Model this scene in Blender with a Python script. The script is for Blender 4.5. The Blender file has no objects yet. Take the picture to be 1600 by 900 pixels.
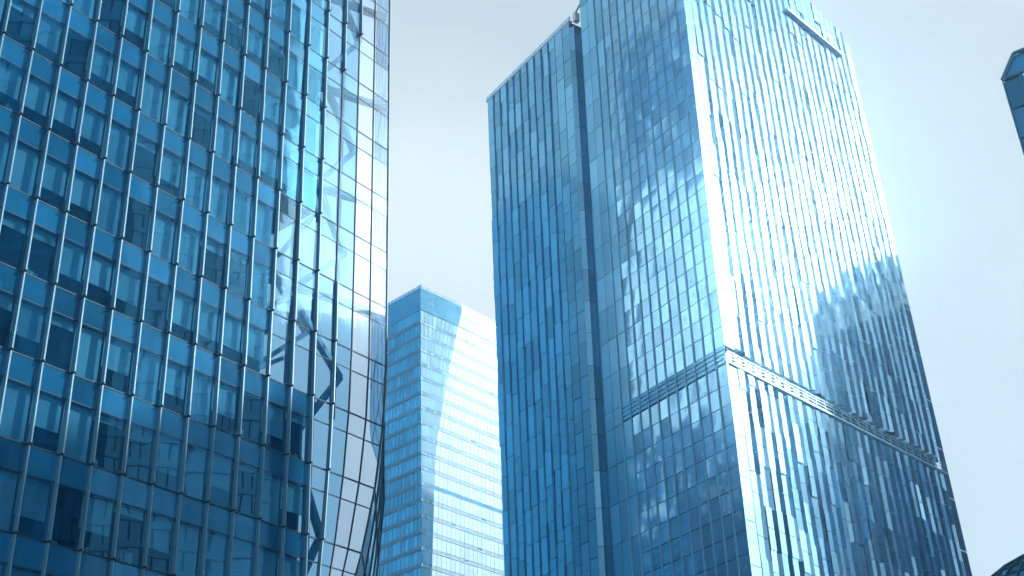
import bpy, math, random
from mathutils import Vector, Matrix
R = math.radians
random.seed(11)
S = bpy.context.scene
COL = S.collection

# ------------------------------------------------------------------ camera
FPX = 2000.0                                   # focal length in pixels of a 1600 px wide frame
zc = Vector((-160.0, 3475.0, FPX)).normalized()   # world up seen from the camera (right, up, forward)
yc = (Vector((0, 0, 1)) - zc * zc.z).normalized()
xc = Vector((yc.y * zc.z - yc.z * zc.y, yc.z * zc.x - yc.x * zc.z, yc.x * zc.y - yc.y * zc.x))
if xc.x < 0: xc = -xc
EYE = Vector((0, 0, 1.6))
def to_world(v): return Vector((xc.dot(v), yc.dot(v), zc.dot(v)))
cam_right, cam_up, cam_fwd = to_world(Vector((1, 0, 0))), to_world(Vector((0, 1, 0))), to_world(Vector((0, 0, 1)))
cam = bpy.data.cameras.new('camera'); cam_ob = bpy.data.objects.new('camera', cam); COL.objects.link(cam_ob)
m = Matrix((cam_right, cam_up, -cam_fwd)).transposed().to_4x4(); m.translation = EYE
cam_ob.matrix_world = m
cam.sensor_width = 36.0; cam.lens = 45.0; cam.clip_end = 6000.0
S.camera = cam_ob
def project(P):
    w = Vector(P) - EYE
    d = w.dot(cam_fwd)
    if d < 1: return (-9999, -9999)
    return (800 + FPX * w.dot(cam_right) / d, 450 - FPX * w.dot(cam_up) / d)

# ------------------------------------------------------------------ sky, sun, exposure
SUN_EL, SUN_AZ = 30.4, 74.5
W = bpy.data.worlds.new('World'); S.world = W; W.use_nodes = True
nt = W.node_tree; nt.nodes.clear()
def N(t, typ, **kw):
    n = t.nodes.new(typ)
    for k, v in kw.items(): setattr(n, k, v)
    return n
out = N(nt, 'ShaderNodeOutputWorld'); bg = N(nt, 'ShaderNodeBackground')
sky = N(nt, 'ShaderNodeTexSky', sky_type='NISHITA', sun_disc=False, sun_elevation=R(SUN_EL), sun_rotation=R(SUN_AZ),
        altitude=20.0, air_density=1.0, dust_density=3.5, ozone_density=1.0)
bw = N(nt, 'ShaderNodeRGBToBW')
milk = N(nt, 'ShaderNodeMix', data_type='RGBA', blend_type='MULTIPLY')
milk.inputs[0].default_value = 1.0; milk.inputs[7].default_value = (0.885, 1.04, 1.13, 1)
veil = N(nt, 'ShaderNodeMix', data_type='RGBA'); veil.inputs[0].default_value = 0.93
geo = N(nt, 'ShaderNodeTexCoord'); nz = N(nt, 'ShaderNodeTexNoise'); nz.inputs['Scale'].default_value = 2.6
nz.inputs['Detail'].default_value = 4.0; nz.inputs['Roughness'].default_value = 0.5
cl = N(nt, 'ShaderNodeMapRange'); cl.inputs[1].default_value = 0.3; cl.inputs[2].default_value = 0.7
cl.inputs[3].default_value = 0.92; cl.inputs[4].default_value = 1.14
clm = N(nt, 'ShaderNodeMix', data_type='RGBA', blend_type='MULTIPLY'); clm.inputs[0].default_value = 1.0
L = nt.links.new
pw = N(nt, 'ShaderNodeMath', operation='POWER'); pw.inputs[1].default_value = 0.09      # thin high haze evens the sky out
pk = N(nt, 'ShaderNodeMath', operation='MULTIPLY'); pk.inputs[1].default_value = 2.52
L(bw.outputs[0], pw.inputs[0]); L(pw.outputs[0], pk.inputs[0])
L(sky.outputs[0], bw.inputs[0]); L(pk.outputs[0], milk.inputs[6]); L(sky.outputs[0], veil.inputs[6]); L(milk.outputs[2], veil.inputs[7])
L(geo.outputs['Generated'], nz.inputs['Vector']); L(nz.outputs[0], cl.inputs[0])
L(veil.outputs[2], clm.inputs[6]); L(cl.outputs[0], clm.inputs[7])
# soft brightening added to the sky in the gap between the towers, shaped like cloud
cdir = N(nt, 'ShaderNodeVectorMath', operation='DOT_PRODUCT'); cdir.inputs[1].default_value = (-0.035, 0.872, 0.488)
nz2 = N(nt, 'ShaderNodeTexNoise'); nz2.inputs['Scale'].default_value = 5.0; nz2.inputs['Detail'].default_value = 5.0
cadd = N(nt, 'ShaderNodeMath', operation='MULTIPLY_ADD'); cadd.inputs[1].default_value = 0.035; 
cmr = N(nt, 'ShaderNodeMapRange', interpolation_type='SMOOTHSTEP'); cmr.inputs[1].default_value = 0.985; cmr.inputs[2].default_value = 1.022
cmr.inputs[3].default_value = 0.0; cmr.inputs[4].default_value = 1.0
cbr = N(nt, 'ShaderNodeMix', data_type='RGBA', blend_type='MULTIPLY'); cbr.inputs[7].default_value = (1.30, 1.24, 1.18, 1)
L(geo.outputs['Generated'], cdir.inputs[0]); L(geo.outputs['Generated'], nz2.inputs['Vector'])
L(nz2.outputs[0], cadd.inputs[0]); L(cdir.outputs['Value'], cadd.inputs[2]); L(cadd.outputs[0], cmr.inputs[0])
L(cmr.outputs[0], cbr.inputs[0]); L(clm.outputs[2], cbr.inputs[6]); L(cbr.outputs[2], bg.inputs[0])
bg.inputs[1].default_value = 0.14
L(bg.outputs[0], out.inputs[0])
sun = bpy.data.lights.new('sun', 'SUN'); sun.energy = 4.0; sun.angle = R(0.5); sun.color = (1.0, 0.96, 0.9)
sun_ob = bpy.data.objects.new('sun', sun); COL.objects.link(sun_ob)
sd = Vector((math.sin(R(SUN_AZ)) * math.cos(R(SUN_EL)), math.cos(R(SUN_AZ)) * math.cos(R(SUN_EL)), math.sin(R(SUN_EL))))
sun_ob.rotation_euler = sd.to_track_quat('Z', 'Y').to_euler(); sun_ob.location = sd * 400
S.view_settings.view_transform = 'Standard'; S.view_settings.look = 'None'
S.view_settings.exposure = 0.95; S.view_settings.gamma = 1.0; S.view_settings.use_curve_mapping = False
S.cycles.transparent_max_bounces = 12; S.cycles.max_bounces = 8; S.cycles.glossy_bounces = 5
S.cycles.sample_clamp_indirect = 40.0

# ------------------------------------------------------------------ helpers
def tag(o, label=None, cat=None, group=None, kind=None):
    if label: o['label'] = label
    if cat: o['category'] = cat
    if group: o['group'] = group
    if kind: o['kind'] = kind
    return o
def empty(name, loc, label, cat, group=None):
    o = bpy.data.objects.new(name, None); COL.objects.link(o); o.location = loc; o.empty_display_size = 2
    return tag(o, label, cat, group)

class MB:
    """collects faces, builds ONE mesh object"""
    def __init__(s): s.v = []; s.f = []; s.m = []; s.r = []; s.sm = []
    def face(s, pts, mi=0, rnd=0.5, smooth=False):
        k = len(s.v); s.v += [tuple(p) for p in pts]
        s.f.append(tuple(range(k, k + len(pts)))); s.m.append(mi); s.r.append(rnd); s.sm.append(smooth)
    def grid(s, rows, mi=0, rnd=0.5, smooth=True):
        k = len(s.v); nr, nc = len(rows), len(rows[0])
        for row in rows: s.v += [tuple(p) for p in row]
        for i in range(nr - 1):
            for j in range(nc - 1):
                a = k + i * nc + j
                s.f.append((a, a + 1, a + nc + 1, a + nc)); s.m.append(mi); s.r.append(rnd); s.sm.append(smooth)
    def hexa(s, p, mi=0, rnd=0.5):
        """p: 4 front corners (ccw seen from outside) then the same 4 at the back"""
        k = len(s.v); s.v += [tuple(q) for q in p]
        for f in ((0, 1, 2, 3), (5, 4, 7, 6), (4, 5, 1, 0), (3, 2, 6, 7), (1, 5, 6, 2), (4, 0, 3, 7)):
            s.f.append(tuple(k + i for i in f)); s.m.append(mi); s.r.append(rnd); s.sm.append(False)
    def bar(s, a, b, w, h, up=Vector((0, 0, 1)), mi=0, rnd=0.5):
        a = Vector(a); b = Vector(b); d = (b - a).normalized()
        x = d.cross(up)
        if x.length < 1e-4: x = d.cross(Vector((1, 0, 0)))
        x.normalize(); y = x.cross(d).normalized()
        o = [x * w / 2 + y * h / 2, -x * w / 2 + y * h / 2, -x * w / 2 - y * h / 2, x * w / 2 - y * h / 2]
        s.hexa([a + q for q in o] + [b + q for q in o], mi, rnd)
    def tube(s, a, b, r, n=10, mi=0, rnd=0.5):
        a = Vector(a); b = Vector(b); d = (b - a).normalized()
        x = d.cross(Vector((0.3, 0.2, 0.9))).normalized(); y = d.cross(x)
        ring = lambda c: [c + (x * math.cos(t) + y * math.sin(t)) * r for t in [2 * math.pi * i / n for i in range(n + 1)]]
        s.grid([ring(a), ring(b)], mi, rnd, True)
    def build(s, name, mats, parent=None, base=Vector((0, 0, 0)), kind=None):
        me = bpy.data.meshes.new(name)
        b = Vector(base)
        me.from_pydata([(x - b.x, y - b.y, z - b.z) for x, y, z in s.v], [], s.f)
        if not isinstance(mats, (list, tuple)): mats = [mats]
        for q in mats: me.materials.append(q)
        me.polygons.foreach_set('material_index', s.m); me.polygons.foreach_set('use_smooth', s.sm)
        at = me.attributes.new('rnd', 'FLOAT', 'FACE'); at.data.foreach_set('value', s.r)
        me.update()
        o = bpy.data.objects.new(name, me); COL.objects.link(o)
        if parent is not None: o.parent = parent
        else: o.location = b
        if kind: o['kind'] = kind
        return o

def material(name):
    mt = bpy.data.materials.new(name); mt.use_nodes = True; t = mt.node_tree; t.nodes.clear()
    return mt, t, N(t, 'ShaderNodeOutputMaterial')

def glass(name, refl=0.45, tint=(0.5, 0.78, 0.95), base=(0.005, 0.05, 0.13), rough=0.04, rough2=None, w2=0.3,
          see=0.0, through=(0.35, 0.62, 0.8), wave=0.0, wscale=0.6, vary=0.35, edge=0.75, rough3=None, w3=0.2):
    """coated curtain-wall glass: mirror layer over dark body (or over what is behind it), panes vary a little"""
    mt, t, o = material(name); l = t.links.new
    at = N(t, 'ShaderNodeAttribute', attribute_name='rnd')
    lw = N(t, 'ShaderNodeLayerWeight'); lw.inputs[0].default_value = 0.35
    fac = N(t, 'ShaderNodeMapRange'); fac.inputs[3].default_value = refl; fac.inputs[4].default_value = edge
    l(lw.outputs['Fresnel'], fac.inputs[0])
    var = N(t, 'ShaderNodeMapRange'); var.inputs[3].default_value = 1 - vary; var.inputs[4].default_value = 1 + vary * 0.6
    l(at.outputs['Fac'], var.inputs[0])
    mul = N(t, 'ShaderNodeMath', operation='MULTIPLY', use_clamp=True); l(fac.outputs[0], mul.inputs[0]); l(var.outputs[0], mul.inputs[1])
    tc = N(t, 'ShaderNodeTexCoord')
    gl = N(t, 'ShaderNodeBsdfGlossy'); gl.inputs['Color'].default_value = (*tint, 1); gl.inputs['Roughness'].default_value = rough
    top = gl
    bump = None
    if wave:
        nz = N(t, 'ShaderNodeTexNoise'); nz.inputs['Scale'].default_value = wscale; nz.inputs['Detail'].default_value = 1.5
        l(tc.outputs['Object'], nz.inputs['Vector'])
        bump = N(t, 'ShaderNodeBump'); bump.inputs['Strength'].default_value = 1.0; bump.inputs['Distance'].default_value = wave
        l(nz.outputs[0], bump.inputs['Height']); l(bump.outputs[0], gl.inputs['Normal'])
    if rough2:
        g2 = N(t, 'ShaderNodeBsdfGlossy'); g2.inputs['Color'].default_value = (*tint, 1); g2.inputs['Roughness'].default_value = rough2
        mx = N(t, 'ShaderNodeMixShader'); mx.inputs[0].default_value = w2
        l(gl.outputs[0], mx.inputs[1]); l(g2.outputs[0], mx.inputs[2]); top = mx
    if rough3:
        g3 = N(t, 'ShaderNodeBsdfGlossy'); g3.inputs['Color'].default_value = (*tint, 1); g3.inputs['Roughness'].default_value = rough3
        mx3 = N(t, 'ShaderNodeMixShader'); mx3.inputs[0].default_value = w3
        l(top.outputs[0], mx3.inputs[1]); l(g3.outputs[0], mx3.inputs[2]); top = mx3
    # body colour with faint dust mottling and streaks
    n2 = N(t, 'ShaderNodeTexNoise'); n2.inputs['Scale'].default_value = 0.35; n2.inputs['Detail'].default_value = 5
    mp = N(t, 'ShaderNodeMapping'); mp.inputs['Scale'].default_value = (1, 1, 0.35)
    l(tc.outputs['Object'], mp.inputs[0]); l(mp.outputs[0], n2.inputs['Vector'])
    ad = N(t, 'ShaderNodeMath', operation='ADD'); l(n2.outputs[0], ad.inputs[0]); l(at.outputs['Fac'], ad.inputs[1])
    cr = N(t, 'ShaderNodeMapRange'); cr.inputs[1].default_value = 0.3; cr.inputs[2].default_value = 1.7
    cr.inputs[3].default_value = 0.5; cr.inputs[4].default_value = 1.6; l(ad.outputs[0], cr.inputs[0])
    cm = N(t, 'ShaderNodeMix', data_type='RGBA', blend_type='MULTIPLY'); cm.inputs[0].default_value = 1
    cm.inputs[6].default_value = (*base, 1); l(cr.outputs[0], cm.inputs[7])
    df = N(t, 'ShaderNodeBsdfDiffuse'); l(cm.outputs[2], df.inputs[0])
    under = df
    if see > 0:
        tr = N(t, 'ShaderNodeBsdfTransparent'); tr.inputs[0].default_value = (*through, 1)
        ms = N(t, 'ShaderNodeMixShader'); ms.inputs[0].default_value = see
        l(df.outputs[0], ms.inputs[1]); l(tr.outputs[0], ms.inputs[2]); under = ms
    mix = N(t, 'ShaderNodeMixShader'); l(mul.outputs[0], mix.inputs[0]); l(under.outputs[0], mix.inputs[1]); l(top.outputs[0], mix.inputs[2])
    l(mix.outputs[0], o.inputs[0])
    return mt

def solid(name, col, rough=0.5, metal=0.0, mott=0.15, scale=1.5):
    mt, t, o = material(name); l = t.links.new
    p = N(t, 'ShaderNodeBsdfPrincipled'); p.inputs['Roughness'].default_value = rough; p.inputs['Metallic'].default_value = metal
    tc = N(t, 'ShaderNodeTexCoord'); nz = N(t, 'ShaderNodeTexNoise'); nz.inputs['Scale'].default_value = scale; nz.inputs['Detail'].default_value = 5
    l(tc.outputs['Object'], nz.inputs['Vector'])
    mr = N(t, 'ShaderNodeMapRange'); mr.inputs[3].default_value = 1 - mott; mr.inputs[4].default_value = 1 + mott; l(nz.outputs[0], mr.inputs[0])
    cm = N(t, 'ShaderNodeMix', data_type='RGBA', blend_type='MULTIPLY'); cm.inputs[0].default_value = 1; cm.inputs[6].default_value = (*col, 1)
    l(mr.outputs[0], cm.inputs[7]); l(cm.outputs[2], p.inputs['Base Color']); l(p.outputs[0], o.inputs[0])
    return mt

M = {}
M['vision'] = glass('vision_glass', refl=0.34, tint=(0.26, 0.68, 0.95), base=(0.003, 0.09, 0.20), rough=0.02, see=0.80, through=(0.40, 0.77, 0.94), wave=0.004, wscale=0.5, edge=.6)
M['spandrel'] = glass('spandrel_glass', refl=0.34, tint=(0.32, 0.70, 0.96), base=(0.010, 0.12, 0.26), rough=0.05, wave=0.004, wscale=0.5, vary=0.2, edge=.6)
M['clear'] = glass('clear_glass', refl=0.17, tint=(0.78, 0.88, 1.0), base=(0.02, 0.10, 0.2), rough=0.02, see=0.95, through=(0.74, 0.84, 0.96), wave=0.006, wscale=0.5, edge=.6)
M['atrium'] = glass('atrium_glass', refl=0.15, tint=(0.5, 0.78, 0.98), base=(0.004, 0.09, 0.20), rough=0.02, see=0.85, through=(0.40, 0.68, 0.90), wave=0.008, wscale=0.5, edge=.55)
M['side_glass'] = glass('side_glass', refl=0.18, tint=(0.3, 0.6, 0.85), base=(0.002, 0.04, 0.11), rough=0.05, see=0.35, through=(0.4, 0.7, 0.88), wave=0.004)
M['fin'] = solid('fin_aluminium', (0.11, 0.27, 0.38), 0.5, 0.15)
M['joint'] = solid('dark_joint', (0.004, 0.03, 0.06), 0.6)
M['transom'] = solid('transom_metal', (0.006, 0.05, 0.10), 0.7, 0.0)
M['blind'] = solid('blind_cloth', (0.62, 0.76, 0.82), 0.9, 0, 0.06)
M['slab'] = solid('slab_ceiling', (0.10, 0.24, 0.36), 0.8)
M['inner'] = solid('interior_wall', (0.02, 0.10, 0.18), 0.9)
M['steel'] = solid('brace_steel', (0.13, 0.33, 0.45), 0.5, 0.1)
M['white'] = solid('white_paint', (0.72, 0.78, 0.82), 0.5)
M['core'] = solid('core_wall', (0.004, 0.06, 0.13), 0.7)
M['flute'] = glass('fluted_glass', refl=0.58, tint=(0.44, 0.75, 0.97), base=(0.004, 0.07, 0.15), rough=0.05, rough2=0.25, w2=0.13, rough3=0.15, w3=0.42, wave=0.010, wscale=0.45, vary=0.18, edge=0.85)
M['shade_pane'] = glass('shade_side_glass', refl=0.46, tint=(0.36, 0.69, 0.93), base=(0.001, 0.07, 0.18), rough=0.07, rough2=0.25, w2=0.35, wave=0.006, wscale=0.5, vary=0.22)
M['wing_pane'] = glass('wing_glass', refl=0.40, tint=(0.30, 0.68, 0.94), base=(0.002, 0.095, 0.22), rough=0.10, rough2=0.3, w2=0.4, wave=0.004, vary=0.25)
M['mullion'] = solid('pale_mullion', (0.20, 0.38, 0.50), 0.4, 0.4)
M['far_pale'] = glass('far_pale_spandrel', refl=0.40, tint=(0.6, 0.84, 0.97), base=(0.04, 0.16, 0.28), rough=0.06, edge=.5)
M['far_sill'] = solid('far_sill_metal', (0.045, 0.20, 0.33), 0.5, 0.0)
M['far_frame'] = solid('far_frame_metal', (0.04, 0.17, 0.28), 0.6)
M['louvre'] = solid('louvre_metal', (0.08, 0.24, 0.36), 0.5, 0.1)
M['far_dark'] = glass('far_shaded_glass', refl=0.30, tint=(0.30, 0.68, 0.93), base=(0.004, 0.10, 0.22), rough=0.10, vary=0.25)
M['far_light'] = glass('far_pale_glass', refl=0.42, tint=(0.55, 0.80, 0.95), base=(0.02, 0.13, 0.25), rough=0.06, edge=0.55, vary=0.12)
M['far_lit'] = glass('far_lit_glass', refl=0.36, tint=(0.80, 0.91, 0.99), base=(0.03, 0.12, 0.20), rough=0.06, edge=0.5, vary=0.10)  # lit copy of the pale glass, brighter sky reflection put into its tint
M['far_band'] = solid('far_band_metal', (0.16, 0.34, 0.45), 0.5, 0.1)
M['paving'] = solid('street_paving', (0.20, 0.21, 0.22), 0.8, 0, 0.2, 0.3)
M['asphalt'] = solid('asphalt', (0.05, 0.05, 0.055), 0.85, 0, 0.2, 2)
M['night_glass'] = glass('smoked_glass', refl=0.10, tint=(0.25, 0.55, 0.8), base=(0.0008, 0.06, 0.135), rough=0.1, vary=0.4)
M['edge_glass'] = glass('deep_blue_glass', refl=0.16, tint=(0.2, 0.6, 0.9), base=(0.0005, 0.13, 0.29), rough=0.08, wave=0.01, vary=.5, edge=.3)
M['teal_glass'] = glass('teal_glass', refl=0.16, tint=(0.3, 0.65, 0.9), base=(0.02, 0.17, 0.28), rough=0.08, vary=.5, edge=.4)
M['blue_clad'] = solid('blue_cladding', (0.035, 0.18, 0.29), 0.6)
M['pale_clad'] = solid('pale_cladding', (0.66, 0.71, 0.74), 0.7)

class Face:
    """a facade plane: P(s along it, z height, d outward)"""
    def __init__(s, O, d, n): s.O = Vector((O[0], O[1], 0)); s.d = Vector((d[0], d[1], 0)).normalized(); s.n = Vector((n[0], n[1], 0)).normalized()
    def __call__(s, a, z, d=0.0): return s.O + s.d * a + s.n * d + Vector((0, 0, z))

def pane(mb, P, a0, a1, z0, z1, d=0.0, bulge=0.0, tilt=0.0, mi=0, rnd=0.5, k=3, rim=0.06):
    """one glass sheet: slightly tilted, pillowed, with returned edges. P(a,z,d)"""
    ta, tz = random.uniform(-tilt, tilt), random.uniform(-tilt, tilt)
    A, Z = a1 - a0, z1 - z0
    q = lambda u, v: P(a0 + A * u, z0 + Z * v, d + (u - .5) * A * ta + (v - .5) * Z * tz + bulge * (1 - (2 * u - 1) ** 2) * (1 - (2 * v - 1) ** 2))
    if bulge: mb.grid([[q(i / k, j / k) for i in range(k + 1)] for j in range(k + 1)], mi, rnd, True)
    else: mb.face([q(0, 0), q(1, 0), q(1, 1), q(0, 1)], mi, rnd)
    if rim:
        c = [(0, 0), (1, 0), (1, 1), (0, 1)]
        back = lambda u, v: P(a0 + A * u, z0 + Z * v, d - rim)
        for i in range(4):
            a, b = c[i], c[(i + 1) % 4]
            mb.face([q(*a), back(*a), back(*b), q(*b)], mi, rnd * .5)

def area(pts):
    q = [project(p) for p in pts]
    if min(x for x, y in q) > 1600 or max(x for x, y in q) < 0 or min(y for x, y in q) > 900 or max(y for x, y in q) < 0: return 0
    q = [(min(max(x, 0), 1600), min(max(y, 0), 900)) for x, y in q]
    return abs(sum(q[i][0] * q[(i + 1) % len(q)][1] - q[(i + 1) % len(q)][0] * q[i][1] for i in range(len(q)))) / 2

def spread(items, name, mats, root, base, most=100):
    """items: (area, MB, label, children). The largest become parts of their own, the rest one part."""
    items = sorted(items, key=lambda t: -t[0])
    n = 0; rest = MB(); nrest = 0
    for it in items:
        if n < most and it[0] > 0:
            o = it[1].build(name, mats, root, base); n += 1
            for cn, cmb, cm in it[2]: cmb.build(cn, cm, o, base)
        else:
            k = len(rest.v); s = it[1]
            rest.v += s.v; rest.f += [tuple(k + i for i in f) for f in s.f]; rest.m += s.m; rest.r += s.r; rest.sm += s.sm; nrest += 1
    return rest if nrest else None

def box(mb, P, a0, a1, z0, z1, d0, d1, mi=0, rnd=0.5):
    """d1 outer, d0 inner"""
    mb.hexa([P(a0, z0, d1), P(a1, z0, d1), P(a1, z1, d1), P(a0, z1, d1), P(a0, z0, d0), P(a1, z0, d0), P(a1, z1, d0), P(a0, z1, d0)], mi, rnd)

# ------------------------------------------------------------------ ground and street
g = MB(); g.face([(-900, -900, 0), (900, -900, 0), (900, 900, 0), (-900, 900, 0)])
tag(g.build('ground', M['paving']), kind='structure')
g = MB(); g.face([(-600, -14, 0.004), (600, -14, 0.004), (600, -4, 0.004), (-600, -4, 0.004)])
tag(g.build('road', M['asphalt']), kind='structure')

# ================================================================== near office tower (left)
PL = Face((-18.17, 62.66), (0.6, 0.8), (0.8, -0.6))
BASE = Vector((-18, 68, 0))
tower = empty('office_tower', BASE, 'near glass office tower with pale vertical fins and a see-through braced corner, at the left', 'office tower')
FL = 4.38; Z0 = 48.25
cols = [-28.2, -26.4, -24.6, -22.8, -21.0, -19.2, -17.4, -15.6, -13.8, -12.03, -10.3, -8.55, -6.8, -5.05, -3.2, -1.35, .45, 2.25, 4.05, 5.88, 7.72, 9.5, 11.25, 12.85, 14.45, 16.05]
KF = list(range(-11, 8))
zf = lambda k: Z0 + FL * k
TOP = zf(8)
def edge(z):                                  # the cut corner: straight above 40 m, sweeping in below
    if z >= 40: return 16.05
    zz = max(z, 18.0); return 16.05 - 0.0105 * (40 - zz) ** 2
def sq(a, z):                                 # last two bays squeeze with the swept edge
    if a <= 9.5: return a
    return 9.5 + (a - 9.5) * (edge(z) - 9.5) / 6.55
PLe = lambda a, z, d=0.0: PL(sq(a, z), z, d)
DEEP = 14.0
def is_open(a, k): return a >= 9.4 or (a >= 5.8 and -4 < k < 0)
wins, spans = [], []
rr = random.Random(5)
for k in KF:
    z0, z1 = zf(k), zf(k + 1)                 # spandrel hangs under each floor line z1
    zs = z1 - 1.42
    for c in range(len(cols) - 1):
        a0, a1 = cols[c] + .03, cols[c + 1] - .03
        op = is_open(cols[c], k)
        P = PLe if a1 > 9.4 else PL
        if k < -6: op = False
        b = MB(); r = rr.random()
        pane(b, P, a0, a1, z0 + .06, zs - .035, 0.0, rr.uniform(-.006, .008), .004, (1 if cols[c] > 12.5 else 2) if op else 0, r, 3, .05)
        ch = []
        if not op:
            q = rr.random()
            ln = 1.0 if q < .38 else (rr.choice((.62, .65, .68)) if q < .78 else (rr.uniform(.12, .3) if q < .92 else 0))
            if ln:
                bl = MB(); box(bl, P, a0 + .04, a1 - .04, zs - (zs - z0) * ln + .08, zs - .05, -.34, -.30, 0, rr.random())
                ch.append(('blind', bl, M['blind']))
            if rr.random() < .25:             # things standing on the sill
                it = MB(); w = rr.uniform(.25, .9); x = rr.uniform(a0 + .1, a1 - w - .1); h = rr.uniform(.25, .8)
                for q in range(3):
                    box(it, P, x + w * q / 3, x + w * (q + .8) / 3, z0 + .12, z0 + .12 + h * rr.uniform(.5, 1), -.7, -.4)
                ch.append(('sill_clutter', it, M['white']))
        wins.append((area([P(a0, z0), P(a1, z0), P(a1, zs), P(a0, zs)]), b, ch))
        b = MB(); pane(b, P, a0, a1, zs + .035, z1 - .06, 0.004, rr.uniform(-.004, .005), .004, (1 if cols[c] > 12.5 else 2) if op else 0, rr.random(), 3, .05)
        spans.append((area([P(a0, zs), P(a1, zs), P(a1, z1), P(a0, z1)]), b, []))
for items, nm, mats in ((wins, 'window', [M['vision'], M['clear'], M['atrium']]), (spans, 'spandrel', [M['spandrel'], M['clear'], M['atrium']])):
    rest = spread(items, nm, mats, tower, BASE)
    if rest: rest.build(nm, mats, tower, BASE, kind='stuff')
rest_blinds = MB()
for it in sorted(wins, key=lambda t: -t[0])[100:]:
    for cn, cmb, cm in it[2]:
        if cn == 'blind':
            kk = len(rest_blinds.v); rest_blinds.v += cmb.v; rest_blinds.f += [tuple(kk + i for i in f) for f in cmb.f]; rest_blinds.m += cmb.m; rest_blinds.r += cmb.r; rest_blinds.sm += cmb.sm
rest_blinds.build('blind', M['blind'], tower, BASE, kind='stuff')
# transoms: a heavy one at every floor line, a thin one under every spandrel
for k in KF + [8]:
    zt = zf(k)
    for (dz, h, out_, nm) in ((0, .08, .02, 'transom'), (-1.42, .05, .015, 'glazing_bar')):
        t = MB(); z = zt + dz
        for c in range(len(cols) - 1):
            P = PLe if cols[c + 1] > 9.4 else PL
            t.hexa([P(cols[c], z - h / 2, out_), P(cols[c + 1], z - h / 2, out_), P(cols[c + 1], z + h / 2, out_), P(cols[c], z + h / 2, out_),
                    P(cols[c], z - h / 2, -.06), P(cols[c + 1], z - h / 2, -.06), P(cols[c + 1], z + h / 2, -.06), P(cols[c], z + h / 2, -.06)])
        t.build(nm, M['transom'], tower, BASE)
# fins: one per mullion line, a shingled length per floor with a dark knuckle at each joint
fin_from = {10: -99, 11: -99}
for c in range(1, len(cols)):
    a = cols[c]; f = MB()
    P = PLe if a > 9.4 else PL
    for k in KF:
        z0, z1 = zf(k), zf(k + 1)
        full = a < 10 or (a < 11.5 and (k >= 3 or k < -1)) or (a < 13 and k >= 4)
        w = .038 if full else .03
        dp0, dp1 = (.29, .22) if full else (.07, .07)     # deeper at its foot
        lo, hi = z0 + (.05 if full else 0), z1 - (.03 if full else 0)
        j = rr.uniform(-.02, .02) if full else 0
        f.hexa([P(a - w + j, lo, dp0), P(a + w + j, lo, dp0), P(a + w, hi, dp1), P(a - w, hi, dp1), P(a - w * .9, lo, -.05), P(a + w * .9, lo, -.05), P(a + w * .9, hi, -.05), P(a - w * .9, hi, -.05)], 0 if full else 1, rr.random())
        if full:
            f.hexa([P(a - w * 1.5, z0 - .06, .36), P(a + w * 1.3, z0 - .06, .36), P(a + w * 1.3, z0 + .03, .33), P(a - w * 1.5, z0 + .03, .33), P(a - w, z0 - .07, -.02), P(a + w, z0 - .07, -.02), P(a + w, z0 + .05, -.02), P(a - w, z0 + .05, -.02)], 1)
    f.build('fin', [M['fin'], M['joint']], tower, BASE)
# interior: floor slabs and a back wall for the office part; the corner is an open braced void
for k in KF + [8]:
    s = MB(); a1 = 5.8 if -3 < k <= 0 else 9.4
    box(s, PL, -28.2, a1, zf(k) - 1.35, zf(k) - .1, -DEEP + .2, -.45)
    s.build('floor_slab', M['slab'], tower, BASE)
w = MB(); box(w, PL, -28.2, 5.7, 0, zf(0), -7.3, -7.0); box(w, PL, -28.2, 9.3, zf(0) + .01, TOP, -7.3, -7.0)
box(w, PL, 5.5, 5.75, zf(-3) + .1, zf(0) - 1.4, -DEEP + .25, -.5); box(w, PL, 9.2, 9.4, 0, zf(-3) - 1.4, -DEEP + .25, -.5); box(w, PL, 5.8, 9.15, 0, zf(-3) - .2, -7.3, -7.0); box(w, PL, 9.2, 9.4, zf(0) + .2, TOP, -DEEP + .25, -.5)
w.build('interior_wall', M['inner'], tower, BASE)
w = MB(); box(w, PL, -28.3, -28.2, 0, TOP, -DEEP, 0); box(w, PL, -28.2, 4.0, 0, TOP, -DEEP - .2, -DEEP); box(w, PL, 4.0, 16, 0, 20, -DEEP - .2, -DEEP)
w.build('rear_wall', M['core'], tower, BASE)
w = MB(); box(w, PL, -28.3, 16.0, TOP + .2, TOP + .6, -DEEP, 0); w.build('roof', M['slab'], tower, BASE)
w = MB(); box(w, PL, -28.2, 9, 0, 1.2, -.3, .12); w.build('plinth', M['slab'], tower, BASE)
# swept side wall of dark glass behind the cut edge
def side_back(z): 
    base = PL(16.05, z, 0) + Vector((-.20, .98, 0)) * 13.0
    if z < 40:                                # leans in with the cut, standing a little further out
        base += Vector((1.55, 0, 0)) * min(1.0, (40 - z) / 4.0) + Vector((-1, 0, 0)) * .085 * (40 - max(z, 12))
    return base
sw = MB(); sj = MB()
for k in KF:
    for (za, zb) in ((zf(k), zf(k + 1)),):
        for j in range(4):
            q = lambda u, z: PLe(16.05, z, 0).lerp(side_back(z), u)
            u0, u1 = j / 4, (j + 1) / 4
            nz_ = 3
            sw.grid([[q(u0, za + (zb - za) * i / nz_), q(u1, za + (zb - za) * i / nz_)] for i in range(nz_ + 1)], 0, rr.random(), False)
            nn = Vector((.98, .2, 0)) * .03
            for i in range(nz_):
                za_, zb_ = za + (zb - za) * i / nz_, za + (zb - za) * (i + 1) / nz_
                sj.bar(q(u1, za_) + nn, q(u1, zb_) + nn, .08, .08)
        sj.bar(q(0, za) + nn, q(1, za) + nn, .08, .1)
sw.build('side_glazing', M['side_glass'], tower, BASE); sj.build('side_mullions', M['joint'], tower, BASE)
ee = MB()
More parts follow.
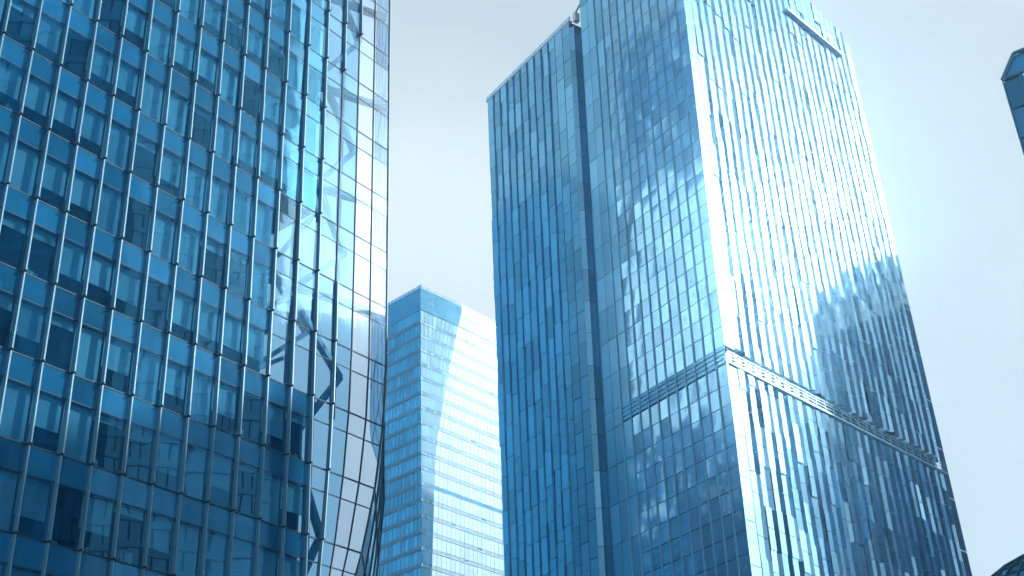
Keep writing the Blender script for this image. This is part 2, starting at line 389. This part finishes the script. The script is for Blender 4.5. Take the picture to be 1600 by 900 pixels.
zz = [18 + i * 1.0 for i in range(int(TOP - 18))]
for i in range(len(zz) - 1): ee.bar(PLe(16.07, zz[i], .0), PLe(16.07, zz[i + 1], .0), .09, .12, PL.n)
ee.build('edge_trim', M['fin'], tower, BASE)
# bracing inside the corner
br_pts = [(9.9, 22), (12.6, 27.5), (9.9, 33.0), (13.8, 38.5), (9.0, 43), (13.9, 48), (11.0, 52.5), (14.6, 57), (11.0, 62), (14.8, 67.5), (11.2, 73)]
for i in range(len(br_pts) - 1):
    (a, z), (b_, z2) = br_pts[i], br_pts[i + 1]
    t = MB(); t.bar(PL(a, z, -2.0), PL(b_, z2, -2.0), .34, .45, PL.n); t.build('brace', M['steel'], tower, BASE)
    t = MB(); t.bar(PL(b_, z, -5.4), PL(a, z2, -5.4), .3, .4, PL.n); t.build('brace', M['steel'], tower, BASE)
for a, zlo, zhi, r in ((7.4, zf(-3), zf(0) - 1.4, .34), (10.2, 0, TOP, .30), (14.1, 36, TOP, .2), (12.2, 0, 44, .26)):
    t = MB(); t.tube(PL(a, zlo, -2.9), PL(a, zhi, -2.9), r, 12); t.build('column', M['steel'], tower, BASE)
for k in (-1, 1, 3, 5):
    t = MB(); e = edge(zf(k)) - .6
    t.bar(PL(6.0 if -3 < k < 0 else 9.5, zf(k) - .5, -2.6), PL(e + .45, zf(k) - .5, -.25), .35, .55, PL.n); t.build('beam', M['steel'], tower, BASE)
t = MB()
for k in (-3, -2):                            # landings of the stair in the void
    box(t, PL, 6.0, 9.0, zf(k) + 1.0, zf(k) + 1.25, -9, -3.6)
    t.bar(PL(6.2, zf(k) + 1.2, -4.2), PL(11.0, zf(k) + 4.6, -4.2), 1.3, .25, Vector((0, 0, 1)))
t.build('stair', M['steel'], tower, BASE)

# ================================================================== fluted skyscraper (centre right)
CX = Vector((29.97, 163.36, 0))
D2 = Vector((.6756, .7373, 0)).normalized()
D3 = Vector((-.58, .8146, 0)).normalized()
NB = Vector((D2.y, -D2.x, 0)); ND = Vector((-D3.y, D3.x, 0))
if ND.dot(EYE - CX) < 0: ND = -ND
LEAN = .0315
SB = Vector((34, 190, 0))
sky_t = empty('skyscraper', SB, 'tall two-part glass skyscraper with a sunlit fluted face, a shaded face and a lower wing', 'skyscraper')
def corner(z): return CX + D2 * LEAN * (z - 83.1) + Vector((0, 0, z))
def PB(s, z, d=0.0):                          # bright fluted face, s 0..1 across it
    wdt = 66.9 - .0216 * (z - 82) - LEAN * (z - 83.1)
    return corner(z) + D2 * wdt * s + NB * d
def PD(t, z, d=0.0): return corner(z) + D3 * t + ND * d      # shaded face, t metres back from the corner
ROOF = 181.0; MOD = 6.2; WROOF = 171.0
band_lo, band_hi = 81.6, 84.6
NC = 26
rb = random.Random(21)
flutes = []
for c in range(NC - 1):
    off = rb.choice((0, .25, .5, .75, .5, 0)) * MOD
    u0, u1 = c / NC, (c + 1) / NC
    zt = ROOF + rb.uniform(-.3, .9) - 2.2 * max(0, c / NC - .6)
    for (lo_lim, hi_lim) in ((3.0, band_lo), (band_hi, zt)):
        z = hi_lim; first = True
        while z > lo_lim + .5:
            h = (off if off > 1.0 else MOD) if first else MOD
            first = False
            zl = max(z - h, lo_lim)
            if z - zl > .4:
                b = MB(); r = rb.random()
                if c == 0: fr, d, pr = .92, .12, 0.0
                else: fr, d, pr = rb.uniform(.42, .64), rb.uniform(.5, 1.15), rb.choice((0, 0, .04, .13, -.1))
                if 36 < 66 * u0 < 57 and zl > 170: d = .1; fr = .85
                tilt = rb.uniform(-.010, .010); tz = rb.uniform(-.006, .006)
                um = u0 + (u1 - u0) * fr; ue = u1
                parts = [(z, zl)] if z - zl < 3.5 else [(z, (z + zl) / 2 + .03), ((z + zl) / 2 - .03, zl)]
                zm = (z + zl) / 2
                for (za, zb) in parts:
                    za -= .05; 
                    q = lambda u, zz, dd: PB(u, zz, dd + tilt * 2.5 * (u - u0) / (u1 - u0) + tz * (zz - zm))
                    us = um + (u1 - u0) * .03
                    b.face([q(u0, zb, pr), q(um, zb, pr), q(um, za, pr), q(u0, za, pr)], 0, r)
                    b.face([q(um, zb, pr), q(us, zb, -d), q(us, za, -d), q(um, za, pr)], 1, r)
                    b.face([PB(us, zb, -d), PB(ue, zb, pr - .02), PB(ue, za, pr - .02), PB(us, za, -d)], 1, rb.random())
                    if c == 0: continue
                    b.face([q(u0, zb, pr), PB(u0, zb, -1.2), PB(us, zb, -1.2), q(us, zb, -d), q(um, zb, pr)], 2, r)
                    b.face([q(u0, za, pr), q(um, za, pr), q(us, za, -d), PB(us, za, -1.2), PB(u0, za, -1.2)], 2, r)
                flutes.append((area([PB(u0, zl), PB(u1, zl), PB(u1, z), PB(u0, z)]), b, []))
            z = zl
fm = [M['flute'], M['flute'], M['mullion']]
rest = spread(flutes, 'fluted_panel', fm, sky_t, SB); rest.build('fluted_panel', fm, sky_t, SB, kind='stuff')
# flat corner strip of glass at the far edge of the fluted face
strip = MB()
z = 3.0
while z < ROOF - 3:
    pane(strip, PB, (NC - 1) / NC + .004, 1.0, z + .06, min(z + MOD * 1.5, ROOF - 2.5) - .06, -.15, .02, .004, 0, rb.random()); z += MOD * 1.5
strip.build('corner_glazing', M['flute'], sky_t, SB)
# shaded face
panes = []
NCD = 13; TW = 27.6
def tl(z): return 28.0 + (z - 60) * .004      # left end of the main shaft
zb_ = 2.0; rows = []
z = band_hi
while z < ROOF: rows.append((z, min(z + MOD / 2, ROOF))); z += MOD / 2
z = band_lo
while z > 3: rows.append((max(z - MOD / 2, 1.5), z)); z -= MOD / 2
for c in range(NCD):
    ta, tb = (TW + .4) * c / NCD, (TW + .4) * (c + 1) / NCD
    wide = c >= NCD - 3
    for i, (za, zb) in enumerate(rows):
        if wide:
            if i % 2: continue
            zb = min(za + MOD, ROOF) if za >= band_hi else zb
            if za < band_lo: za = max(zb - MOD, 1.5)
        b = MB()
        pane(b, PD, ta + .04, tb - .04, za + .05, zb - .05, 0.0, 0 if wide else rb.uniform(-.022, .028), .006 if wide else .012, 1 if wide else 0, rb.random(), 4, .1)
        panes.append((area([PD(ta, za), PD(tb, za), PD(tb, zb), PD(ta, zb)]), b, []))
pm = [M['shade_pane'], M['wing_pane']]
rest = spread(panes, 'window', pm, sky_t, SB); rest.build('window', pm, sky_t, SB, kind='stuff')
for c in range(1, NCD - 1):
    t_ = (TW + .4) * c / NCD; mm = MB()
    for za, zb in ((1.5, band_lo), (band_lo, band_hi), (band_hi, ROOF)):
        mm.bar(PD(t_, za, .10), PD(t_, zb, .10), .13, .2, ND)
    mm.build('mullion', M['mullion'], sky_t, SB)
# louvred plant-floor band and walkway
rg_ = MB(); rr_ = random.Random(4)
for c in range(NC - 1): pane(rg_, PB, c / NC + .012, (c + 1) / NC - .002, band_lo + .5, band_hi, -.75, 0, .01, 0, rr_.random(), 3, .05)
rg_.build('recess_glazing', M['flute'], sky_t, SB)
wp = MB()
for t0 in (23.7, 25.9): pane(wp, PD, t0, t0 + 2.1, band_lo + .05, band_hi - .05, 0, 0, 0, 0, .5, 3, .1)
wp.build('plant_panel', M['wing_pane'], sky_t, SB)
for i in range(4):
    lv = MB(); z = band_lo + .25 + i * .72
    lv.hexa([PD(.1, z, .06), PD(23.6, z, .06), PD(23.6, z + .63, -.03), PD(.1, z + .63, -.03), PD(.3, z, -.3), PD(23.6, z, -.3), PD(23.6, z + .63, -.3), PD(.3, z + .63, -.3)])
    lv.build('louvre', M['wing_pane'], sky_t, SB)
ld = MB(); ld.hexa([PB(0.002, band_lo + .1, .3), PB(.98, band_lo + .1, .3), PB(.98, band_lo + .4, .3), PB(0.002, band_lo + .4, .3), PB(0.03, band_lo + .1, -1.3), PB(.98, band_lo + .1, -1.3), PB(.98, band_lo + .4, -1.3), PB(0.03, band_lo + .4, -1.3)])
ld.build('walkway', M['mullion'], sky_t, SB)
for zr in (.95, 1.5, 2.0):
    rl = MB(); rl.bar(PB(0.002, band_lo + zr, .22), PB(.98, band_lo + zr, .22), .09, .09); rl.build('rail', M['mullion'], sky_t, SB)
for i in range(NC):
    p_ = MB(); u = (i + .3) / NC * .98; p_.bar(PB(u, band_lo + .4, .22), PB(u, band_lo + 2.0, .22), .1, .1, NB); p_.build('rail_post', M['mullion'], sky_t, SB)
# maintenance ledge high on the fluted face
lg = MB(); lz = 170.6
a, b_ = .57, .905
def zl_(u): return 171.2 + (u - a) * 1.5
lg.hexa([PB(a, zl_(a) + .1, .8), PB(b_, zl_(b_) + .1, .8), PB(b_, zl_(b_) + .5, .8), PB(a, zl_(a) + .5, .8), PB(a, zl_(a) + .1, -.6), PB(b_, zl_(b_) + .1, -.6), PB(b_, zl_(b_) + .5, -.6), PB(a, zl_(a) + .5, -.6)])
for i in range(8):
    u = a + (b_ - a) * (i + .3) / 8
    lg.hexa([PB(u, zl_(u) + .5, .6), PB(u + .02, zl_(u) + .5, .6), PB(u + .02, zl_(u) + 1.0, .6), PB(u, zl_(u) + 1.0, .6), PB(u, zl_(u) + .5, .2), PB(u + .02, zl_(u) + .5, .2), PB(u + .02, zl_(u) + 1.0, .2), PB(u, zl_(u) + 1.0, .2)])
lg.build('ledge', M['mullion'], sky_t, SB)
# lower wing
PW = PD
wl, wr = 31.6, 60.3
def wleft(z): return 57.6 + (z - 66) * .034   # its outer end leans
wing = []
NW = 12
for c in range(NW):
    off = rb.choice((0, .33, .66, .5)) * MOD
    z = WROOF; first = True
    while z > 3:
        h = (off if off > 1 else MOD) if first else MOD
        first = False; zl = max(z - h, 1.5)
        f0, f1 = c / NW, (c + 1) / NW
        PWc = lambda u, zz, d=0.0: PD(wl + (wleft(zz) - wl) * u, zz, d)
        b = MB(); r = rb.random(); d = rb.uniform(.25, .5)
        fs = f0 + (f1 - f0) * rb.uniform(.55, .8)
        if c < 2: fs = f1 - .004; d = .08
        mid = zl + (z - zl) * rb.choice((.3, .5, .7))
        for za, zb in ((zl + .06, mid - .03), (mid + .03, z - .06)):
            if zb - za < .3: continue
            pane(b, PWc, f0 + .002, fs, za, zb, 0, 0, .008, 0, r, 3, d + .1)
            pane(b, PWc, fs + .002, f1 - .002, za, zb, -d, 0, .02, 0, rb.random(), 3, .05)
        wing.append((area([PWc(f0, zl), PWc(f1, zl), PWc(f1, z), PWc(f0, z)]), b, []))
        z = zl
rest = spread(wing, 'wing_panel', M['wing_pane'], sky_t, SB); rest.build('wing_panel', M['wing_pane'], sky_t, SB, kind='stuff')
# solid bodies behind the skins
def prism(mb, quad, z0, z1, mi=0, n=1):
    """quad: function of z giving 4 plan corners, ccw from above"""
    a = quad(z0); b = quad(z1); k = len(mb.v); mb.v += [tuple(p) for p in a] + [tuple(p) for p in b]
    nq = len(a)
    for i in range(nq):
        j = (i + 1) % nq; mb.f.append((k + i, k + j, k + nq + j, k + nq + i)); mb.m.append(mi); mb.r.append(.5); mb.sm.append(False)
    mb.f.append(tuple(k + nq + i for i in range(nq))); mb.m.append(mi); mb.r.append(.5); mb.sm.append(False)
    mb.f.append(tuple(k + i for i in reversed(range(nq)))); mb.m.append(mi); mb.r.append(.5); mb.sm.append(False)
bd = MB()
def main_q(z): return [PD(tl(z), z, -.45), PD(.9, z, -.45) - NB * 1.0, PB(1.0, z, -1.4), PB(1.0, z, -1.4) - NB * (tl(z) + 4)]
prism(bd, main_q, 0, band_lo - .3); prism(bd, lambda z: [PD(tl(z), z, -.45), PD(.9, z, -.45) - NB * 1.6, PB(1.0, z, -2.0), PB(1.0, z, -2.0) - NB * (tl(z) + 4)], band_lo - .3, band_hi + .3); prism(bd, main_q, band_hi + .3, ROOF - 2.6)
bd.build('core', M['core'], sky_t, SB)
wb = MB()
prism(wb, lambda z: [PD(wleft(z) - .1, z, -.55), PD(wl + .05, z, -.55), PD(wl + .05, z, -16), PD(wleft(z) - .1, z, -16)], 0, WROOF - .2)
wb.build('wing_body', M['core'], sky_t, SB)
sl = MB(); prism(sl, lambda z: [PD(wl + .3, z, -2), PD(tl(z) - .3, z, -2), PD(tl(z) - .3, z, -15), PD(wl + .3, z, -15)], 0, WROOF - 3)
sl.build('recess_wall', M['wing_pane'], sky_t, SB)
er = MB()
z = 2.0
while z < WROOF - 2:
    z2 = min(z + MOD, WROOF)
    er.hexa([PD(wl, z + .05, 0), PD(wl - .7, z + .05, -.6), PD(wl - .7, z2 - .05, -.6), PD(wl, z2 - .05, 0), PD(wl, z + .05, -.5), PD(wl - .5, z + .05, -3.6), PD(wl - .5, z2 - .05, -3.6), PD(wl, z2 - .05, -.5)], 0, rb.random()); z = z2
er.build('wing_edge', M['wing_pane'], sky_t, SB)
pr = MB(); pr.hexa([PD(wl, WROOF, .1), PD(wleft(WROOF), WROOF, .1), PD(wleft(WROOF), WROOF + .35, .1), PD(wl, WROOF + .35, .1), PD(wl, WROOF, -.8), PD(wleft(WROOF), WROOF, -.8), PD(wleft(WROOF), WROOF + .35, -.8), PD(wl, WROOF + .35, -.8)])
pr.build('parapet', M['white'], sky_t, SB)
for i in range(13):
    t = wl + (wleft(WROOF) - wl) * i / 12; p_ = MB(); p_.bar(PD(t, WROOF + .35, -.2), PD(t, WROOF + 1.35, -.2), .14, .14, ND); p_.build('parapet_post', M['mullion'], sky_t, SB)
pr = MB(); pr.bar(PD(wl, WROOF + .95, -.2), PD(wleft(WROOF), WROOF + .95, -.2), .08, .7); pr.build('parapet_glass', M['clear'], sky_t, SB)
# window-cleaning cradle on the wing roof
cb = PD(wl - .3, WROOF + .4, -1.6)
cr = empty('cleaning_cradle', cb, 'small white cleaning cradle parked on the wing roof beside the taller shaft', 'cleaning cradle')
q = MB(); q.bar(cb + Vector((0, 0, .0)), cb + Vector((0, 0, 2.0)), .9, 1.1, ND); q.build('machine_house', M['white'], cr, cb)
q = MB(); q.bar(cb + Vector((0, 0, 2.4)), cb + Vector((0, 0, 2.6)) - D3 * 2.6 + ND * .6, .28, .35); q.build('jib', M['mullion'], cr, cb)
q = MB(); q.bar(cb + Vector((0, 0, 2.5)) - D3 * 2.4 + ND * .5, cb + Vector((0, 0, 1.2)) - D3 * 2.4 + ND * .5, .08, .08, ND); q.build('cable', M['joint'], cr, cb)

# ================================================================== distant banded tower
FX = Vector((-23.5, 284.74, 0)); D4 = Vector((-.73, .68, 0)).normalized(); N4 = Vector((-D4.y, D4.x, 0))
if N4.dot(EYE - FX) < 0: N4 = -N4
FB = Vector((-20, 310, 0))
far = empty('banded_tower', FB, 'distant banded glass tower in the gap, half dark, half pale with a curved facet tinted bright like its reflection', 'office tower')
PT = lambda s, z, d=0.0: FX + D2 * s + NB * d + Vector((0, 0, z))
PTl = lambda t, z, d=0.0: FX + D4 * t + N4 * d + Vector((0, 0, z))
FR = 166.7
rf = random.Random(9)
def lend(z): return 13.05 + (FR - z) * .046   # left end flares towards the ground
def curve_s(z):                               # where the bright-tinted facet begins
    if z < 120: return max(1.2, 4.5 - (120 - z) * .05)
    u = (z - 120) / 47.0; return 4.5 + 10.7 * (u ** 1.25)
TA = math.tan(R(3.2))
def PTw(s, z, d=0.0): return PT(s, z, d - max(0, s - curve_s(z)) * TA)
FH = 3.95
z = FR - 6.5; k = 0
crown = MB()
for i in range(8):
    za = FR - 6.4 + i * .8
    crown.face([PTl(0, za), PTl(lend(za), za), PTl(lend(za), za + .74), PTl(0, za + .74)], 0, rf.random() * .4)
    for j in range(6):
        a, b_ = curve_s(za) * j / 6, curve_s(za) * (j + 1) / 6
        crown.face([PT(a, za), PT(b_, za), PT(b_, za + .74), PT(a, za + .74)], 0, rf.random() * .7)
crown.build('louvred_crown', M['far_dark'], far, FB)
while z > 0:
    zl = max(z - FH, 0); sp = zl + .95
    plant = k in (11, 12, 22)
    wb_ = MB(); n_ = 11
    for j in range(n_):
        q = lambda u, zz: PTl(lend(zz) * u, zz, rf.uniform(-.03, .03))
        u0, u1 = (j + .05) / n_, (j + .95) / n_
        wb_.face([q(u0, sp), q(u1, sp), q(u1, z - .1), q(u0, z - .1)], 0, rf.random() * (.25 if plant else 1))
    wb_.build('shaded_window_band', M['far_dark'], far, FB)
    wb_ = MB(); wb_.hexa([PTl(0, zl + .1, .03), PTl(lend(zl), zl + .1, .03), PTl(lend(sp), sp - .05, .03), PTl(0, sp - .05, .03), PTl(0, zl + .1, -.3), PTl(lend(zl), zl + .1, -.3), PTl(lend(sp), sp - .05, -.3), PTl(0, sp - .05, -.3)])
    wb_.build('spandrel_band', M['far_sill'], far, FB)
    wb_ = MB(); n_ = 9
    for j in range(n_):
        u0, u1 = (j + .04) / n_, (j + .96) / n_; e = rf.uniform(-.02, .02)
        q = lambda u, zz: PT(curve_s(zz) * u, zz, e)
        wb_.face([q(u0, sp), q(u1, sp), q(u1, z - .1), q(u0, z - .1)], 0, rf.random())
        wb_.face([q(u0, zl + .06), q(u1, zl + .06), q(u1, sp - .12), q(u0, sp - .12)], 1, rf.random())
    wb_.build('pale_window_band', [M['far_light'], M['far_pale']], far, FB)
    wb_ = MB(); n_ = 26; dark = k in (11, 21) 
    for j in range(n_):
        e = rf.uniform(-.02, .02)
        def q(u, zz): c0 = curve_s(zz); return PTw(c0 + (44 - c0) * u, zz, e)
        u0, u1 = (j + .03) / n_, (j + .97) / n_
        wb_.face([q(u0, sp), q(u1, sp), q(u1, z - .1), q(u0, z - .1)], 0, rf.random())
        sm = zl + .48
        wb_.face([q(u0, zl + .1), q(u1, zl + .1), q(u1, sm - .06), q(u0, sm - .06)], 1 if dark else 0, rf.random())
        wb_.face([q(u0, sm + .06), q(u1, sm + .06), q(u1, sp - .14), q(u0, sp - .14)], 1 if dark or rf.random() < .06 else 0, rf.random())
    wb_.build('lit_window_band', [M['far_lit'], M['far_dark']], far, FB)
    z = zl; k += 1
bd = MB()
for i in range(16):
    za, zb = (FR - 7.5) * i / 16, (FR - 7.5) * (i + 1) / 16
    prism(bd, lambda zz: [PTl(lend(zz), zz, -.35), PTl(0, zz, -.35) - NB * .3, PTw(curve_s(zz), zz, -.5), PTw(44, zz, -.5), PTw(44, zz, -30), PTl(lend(zz), zz, -30)], za, zb)
prism(bd, lambda zz: [PTl(lend(zz), zz, -.35), PTl(0, zz, -.35) - NB * .3, PTw(curve_s(zz), zz, -.4), PTw(44, zz, -.4), PTw(44, zz, -30), PTl(lend(zz), zz, -30)], FR - 7.5, FR - .4)
bd.build('body', M['far_frame'], far, FB)
cw = MB()
for j in range(20):
    def q(u, zz): c0 = curve_s(zz); return PTw(c0 + (44 - c0) * u, zz, .02)
    for i in range(2):
        za, zb = FR - 6.4 + i * 3.2, FR - 6.4 + (i + 1) * 3.2 - .1
        cw.face([q((j + .02) / 20, za), q((j + .98) / 20, za), q((j + .98) / 20, zb), q((j + .02) / 20, zb)], 0, rf.random())
cw.build('facet_crown', M['far_light'], far, FB)
rl = MB()
for i in range(9): rl.bar(PTl(lend(FR) * i / 8, FR - .3, -.3), PTl(lend(FR) * i / 8, FR + 1.1, -.3), .12, .12, N4)
rl.bar(PTl(0, FR + .6, -.3), PTl(lend(FR), FR + .6, -.3), .08, .8)
for i in range(16): rl.bar(PTw(44 * i / 15, FR - .3, -.5), PTw(44 * i / 15, FR + 1.1, -.5), .12, .12, NB)
rl.bar(PTw(0, FR + .6, -.5), PTw(15, FR + .6, -.5), .08, .8); rl.bar(PTw(15, FR + .6, -.5), PTw(44, FR + .6, -.5), .08, .8)
rl.build('roof_railing', M['clear'], far, FB)

# ================================================================== tower at the right edge
def unproject(px, py, dist):
    v = Vector((px - 800, 450 - py, FPX)).normalized(); return EYE + to_world(v) * dist
p0 = unproject(1566.5, 125, 150)
PE = Vector((p0.x, p0.y, 0)); ED = Vector((.83, -.55, 0)).normalized(); EN = Vector((ED.y, -ED.x, 0)); EL = Vector((-EN.x, -EN.y, 0))
eb = PE + ED * 12 + EL * 10
et = empty('chamfered_tower', eb, 'dark blue glass tower with a chamfered glassy top, cut off by the right frame edge', 'office tower')
PEf = lambda s, z, d=0.0: PE + ED * s + EN * d + Vector((0, 0, z))
zt = p0.z
rg = random.Random(3)
for c in range(14):
    s = MB()
    z = zt - .3
    a0, a1 = c * 1.8 + .06, c * 1.8 + 1.74
    while z > 1:
        zl = max(z - 3.8, .5); pane(s, PEf, a0, a1, zl + .08, z - .08, 0, 0, .03, 0, rg.random(), 2, .25); z = zl
    s.build('window_column', M['edge_glass'], et, eb)
    f = MB(); f.bar(PEf(c * 1.8, .5, .12), PEf(c * 1.8, zt, .12), .12, .3, EN); f.build('fin', M['far_frame'], et, eb)
s = MB(); prism(s, lambda z: [PEf(.1, z, -.3), PEf(25.2, z, -.3), PEf(25.2, z, -22), PEf(.1, z, -22)], 0, zt - .2); s.build('body', M['core'], et, eb)
h1 = 4.6
s = MB()
for j in range(8):
    u0, u1 = j * 3.15 + .08, j * 3.15 + 3.07
    s.face([PEf(u0, zt, .0), PEf(u1, zt, .0), PEf(u1, zt + h1 * .95, -2.6), PEf(max(u0, 1.5), zt + h1 * .95, -2.6)], 0, rg.random())
s.face([PEf(.05, zt, -.05), PEf(1.5, zt + h1 * .95, -2.6), PEf(1.5, zt + h1 * .95, -19), PEf(.1, zt, -22)], 0, .4)
s.face([PEf(2.1, zt + h1, -2.7), PEf(25, zt + h1, -2.7), PEf(25, zt + h1, -19), PEf(2.1, zt + h1, -19)], 0, .4)
s.face([PEf(25.2, zt, -.2), PEf(25.2, zt, -22), PEf(25, zt + h1, -19), PEf(25, zt + h1, -2.7)], 0, .4)
s.build('chamfer_glazing', M['edge_glass'], et, eb)
s = MB()
s.bar(PEf(0, zt, .1), PEf(25.2, zt, .1), .3, .3); s.bar(PEf(1.5, zt + h1, -2.5), PEf(25, zt + h1, -2.5), .3, .3); s.bar(PEf(0, zt, .1), PEf(1.5, zt + h1, -2.5), .3, .3)
for j in range(1, 9): s.bar(PEf(j * 3.15, zt, .08), PEf(j * 3.15, zt + h1, -2.5), .16, .16)
s.build('top_frame', M['far_frame'], et, eb)

# ================================================================== domed hall at the lower right
dc = unproject(1688, 985, 120)
hall_base = Vector((dc.x, dc.y, 0)); RD = 10.6
hall = empty('domed_hall', hall_base, 'dark glass dome just peeking into the lower right corner of the frame', 'domed building')
dm = MB(); dj = MB()
na, nb = 36, 12
sp_ = lambda i, j, r=RD: Vector((dc.x + r * math.cos(2 * math.pi * i / na) * math.cos(math.pi / 2 * j / nb), dc.y + r * math.sin(2 * math.pi * i / na) * math.cos(math.pi / 2 * j / nb), dc.z - 3.5 + r * .98 * math.sin(math.pi / 2 * j / nb)))
for j in range(nb):
    for i in range(na):
        dm.face([sp_(i, j), sp_(i + 1, j), sp_(i + 1, j + 1), sp_(i, j + 1)], 0, rg.random())
        dj.bar(sp_(i, j, RD + .05), sp_(i, j + 1, RD + .05), .14, .14)
        if j: dj.bar(sp_(i, j, RD + .05), sp_(i + 1, j, RD + .05), .12, .12)
dm.build('dome', M['night_glass'], hall, hall_base); dj.build('dome_ribs', M['transom'], hall, hall_base)
dr = MB(); ring = lambda z, r: [Vector((dc.x + r * math.cos(2 * math.pi * i / 36), dc.y + r * math.sin(2 * math.pi * i / 36), z)) for i in range(36)]
prism(dr, lambda z: ring(z, RD - .05), 0, dc.z - 3.5); prism(dr, lambda z: ring(z, RD + .5), dc.z - 4.4, dc.z - 3.55)
dr.build('drum', M['core'], hall, hall_base)

# ================================================================== towers out of view, mirrored in the glass; all but the round-topped one added for that
def block(name, label, cx, cy, w, d, h, yaw, lower, upper=None, zsplit=None, zs2=None, round_top=0):
    base = Vector((cx, cy, 0)); o = empty(name, base, label, 'office tower')
    ax = Vector((math.cos(yaw), math.sin(yaw), 0)); ay = Vector((-ax.y, ax.x, 0))
    q = lambda r=0: (lambda z: [base + ax * sx * (w / 2 - r) + ay * sy * (d / 2 - r) + Vector((0, 0, z)) for sx, sy in ((-1, -1), (1, -1), (1, 1), (-1, 1))])
    b = MB(); prism(b, q(.4), 0, h - round_top); b.build('body', M['core'], o, base)
    fl = 4.2; z = 0.0; rw = random.Random(len(name) + int(w)); k = 0
    strips = MB(); bands = MB()
    while z < h - .5:
        ins = 0
        if round_top and z > h - round_top: u = (z - (h - round_top)) / round_top; ins = (1 - math.sqrt(max(0, 1 - u * u))) * w * .28
        pale = zsplit is not None and zsplit < z < zs2
        for (ux, uy, L_, dd) in ((ax, ay, w, d), (ay, ax, d, w)):
            for sgn in (-1, 1):
                n_ = max(4, int((L_ - 2 * ins) / 2.6)); e = L_ / 2 - ins
                for j in range(n_):
                    a0, a1 = -e + 2 * e * (j + .06) / n_, -e + 2 * e * (j + .94) / n_
                    PP = lambda a, zz, off: base + ux * a + uy * sgn * (dd / 2 - ins * (dd / w if ux is ax else 1) + off) + Vector((0, 0, zz))
                    strips.face([PP(a0, z + 1.2, 0), PP(a1, z + 1.2, 0), PP(a1, z + 4.05, 0), PP(a0, z + 4.05, 0)], (1 if rw.random() < (.92 if pale else .07) else 0) if upper else 0, rw.random())
                bands.face([PP(-e, z, .1), PP(e, z, .1), PP(e, z + 1.15, .1), PP(-e, z + 1.15, .1)], 1 if pale else (2 if upper else 0), rw.random())
        z += fl; k += 1
    strips.build('window', [lower, upper or lower], o, base, kind='stuff'); bands.build('spandrel', [lower, upper or lower, M['blue_clad']], o, base, kind='stuff')
    if round_top:
        cp = MB(); prism(cp, q(w * .3), h - round_top, h); cp.build('roof', M['core'], o, base)
    return o
block('smoked_glass_tower', 'dark round-topped tower seen only mirrored in the right of the fluted face', 192, 260, 66, 40, 192, math.atan2(.42, .91) + math.pi / 2, M['night_glass'], round_top=12)
block('pale_clad_tower', 'pale tower with dark crown, out of view, added so its reflection brightens the shaded face of the skyscraper', -106, 176, 40, 60, 262, R(20), M['night_glass'], M['pale_clad'], 132, 205)  # added reflector, its pale storeys stand in for glare on the shaded face
block('blue_glass_tower', 'blue tower out of view, added so its reflection tones the lower wing of the skyscraper', -150, 262, 44, 84, 232, R(24), M['teal_glass'])  # invented tower, only there to give the wing something blue to mirror

block('smoked_glass_tower', 'dark tower out of view, added so its reflection darkens the left bays of the finned office tower', 96, 32, 34, 42, 240, R(4), M['night_glass'])  # invented, darkens what the left bays reflect
block('blue_glass_tower', 'blue glass tower out of view, added so its reflection tones the middle bays of the finned office tower', 106, 62, 30, 26, 215, R(-4), M['far_light'])  # invented, a mid tone mirrored between dark bays and bright corner

# ------------------------------------------------------------------ the air: bright summer haze, it also glows round the mirrored sun
mt, t, o = material('haze_air')
pv = N(t, 'ShaderNodeVolumePrincipled'); pv.inputs['Color'].default_value = (0.60, 0.84, 1.0, 1)
pv.inputs['Density'].default_value = 0.0005; pv.inputs['Anisotropy'].default_value = 0.92
t.links.new(pv.outputs[0], o.inputs['Volume'])
hz = MB(); hz.hexa([(-910, -910, -1), (910, -910, -1), (910, -910, 290), (-910, -910, 290), (-910, 910, -1), (910, 910, -1), (910, 910, 290), (-910, 910, 290)])
tag(hz.build('haze', mt), kind='stuff')
S.cycles.volume_bounces = 1

block('smoked_glass_tower', 'dark mid-rise out of view, added so its reflection darkens the grooves of the fluted face', 172, 98, 50, 40, 128, R(10), M['night_glass'])  # added unseen block, gives the groove strips a dark reflection
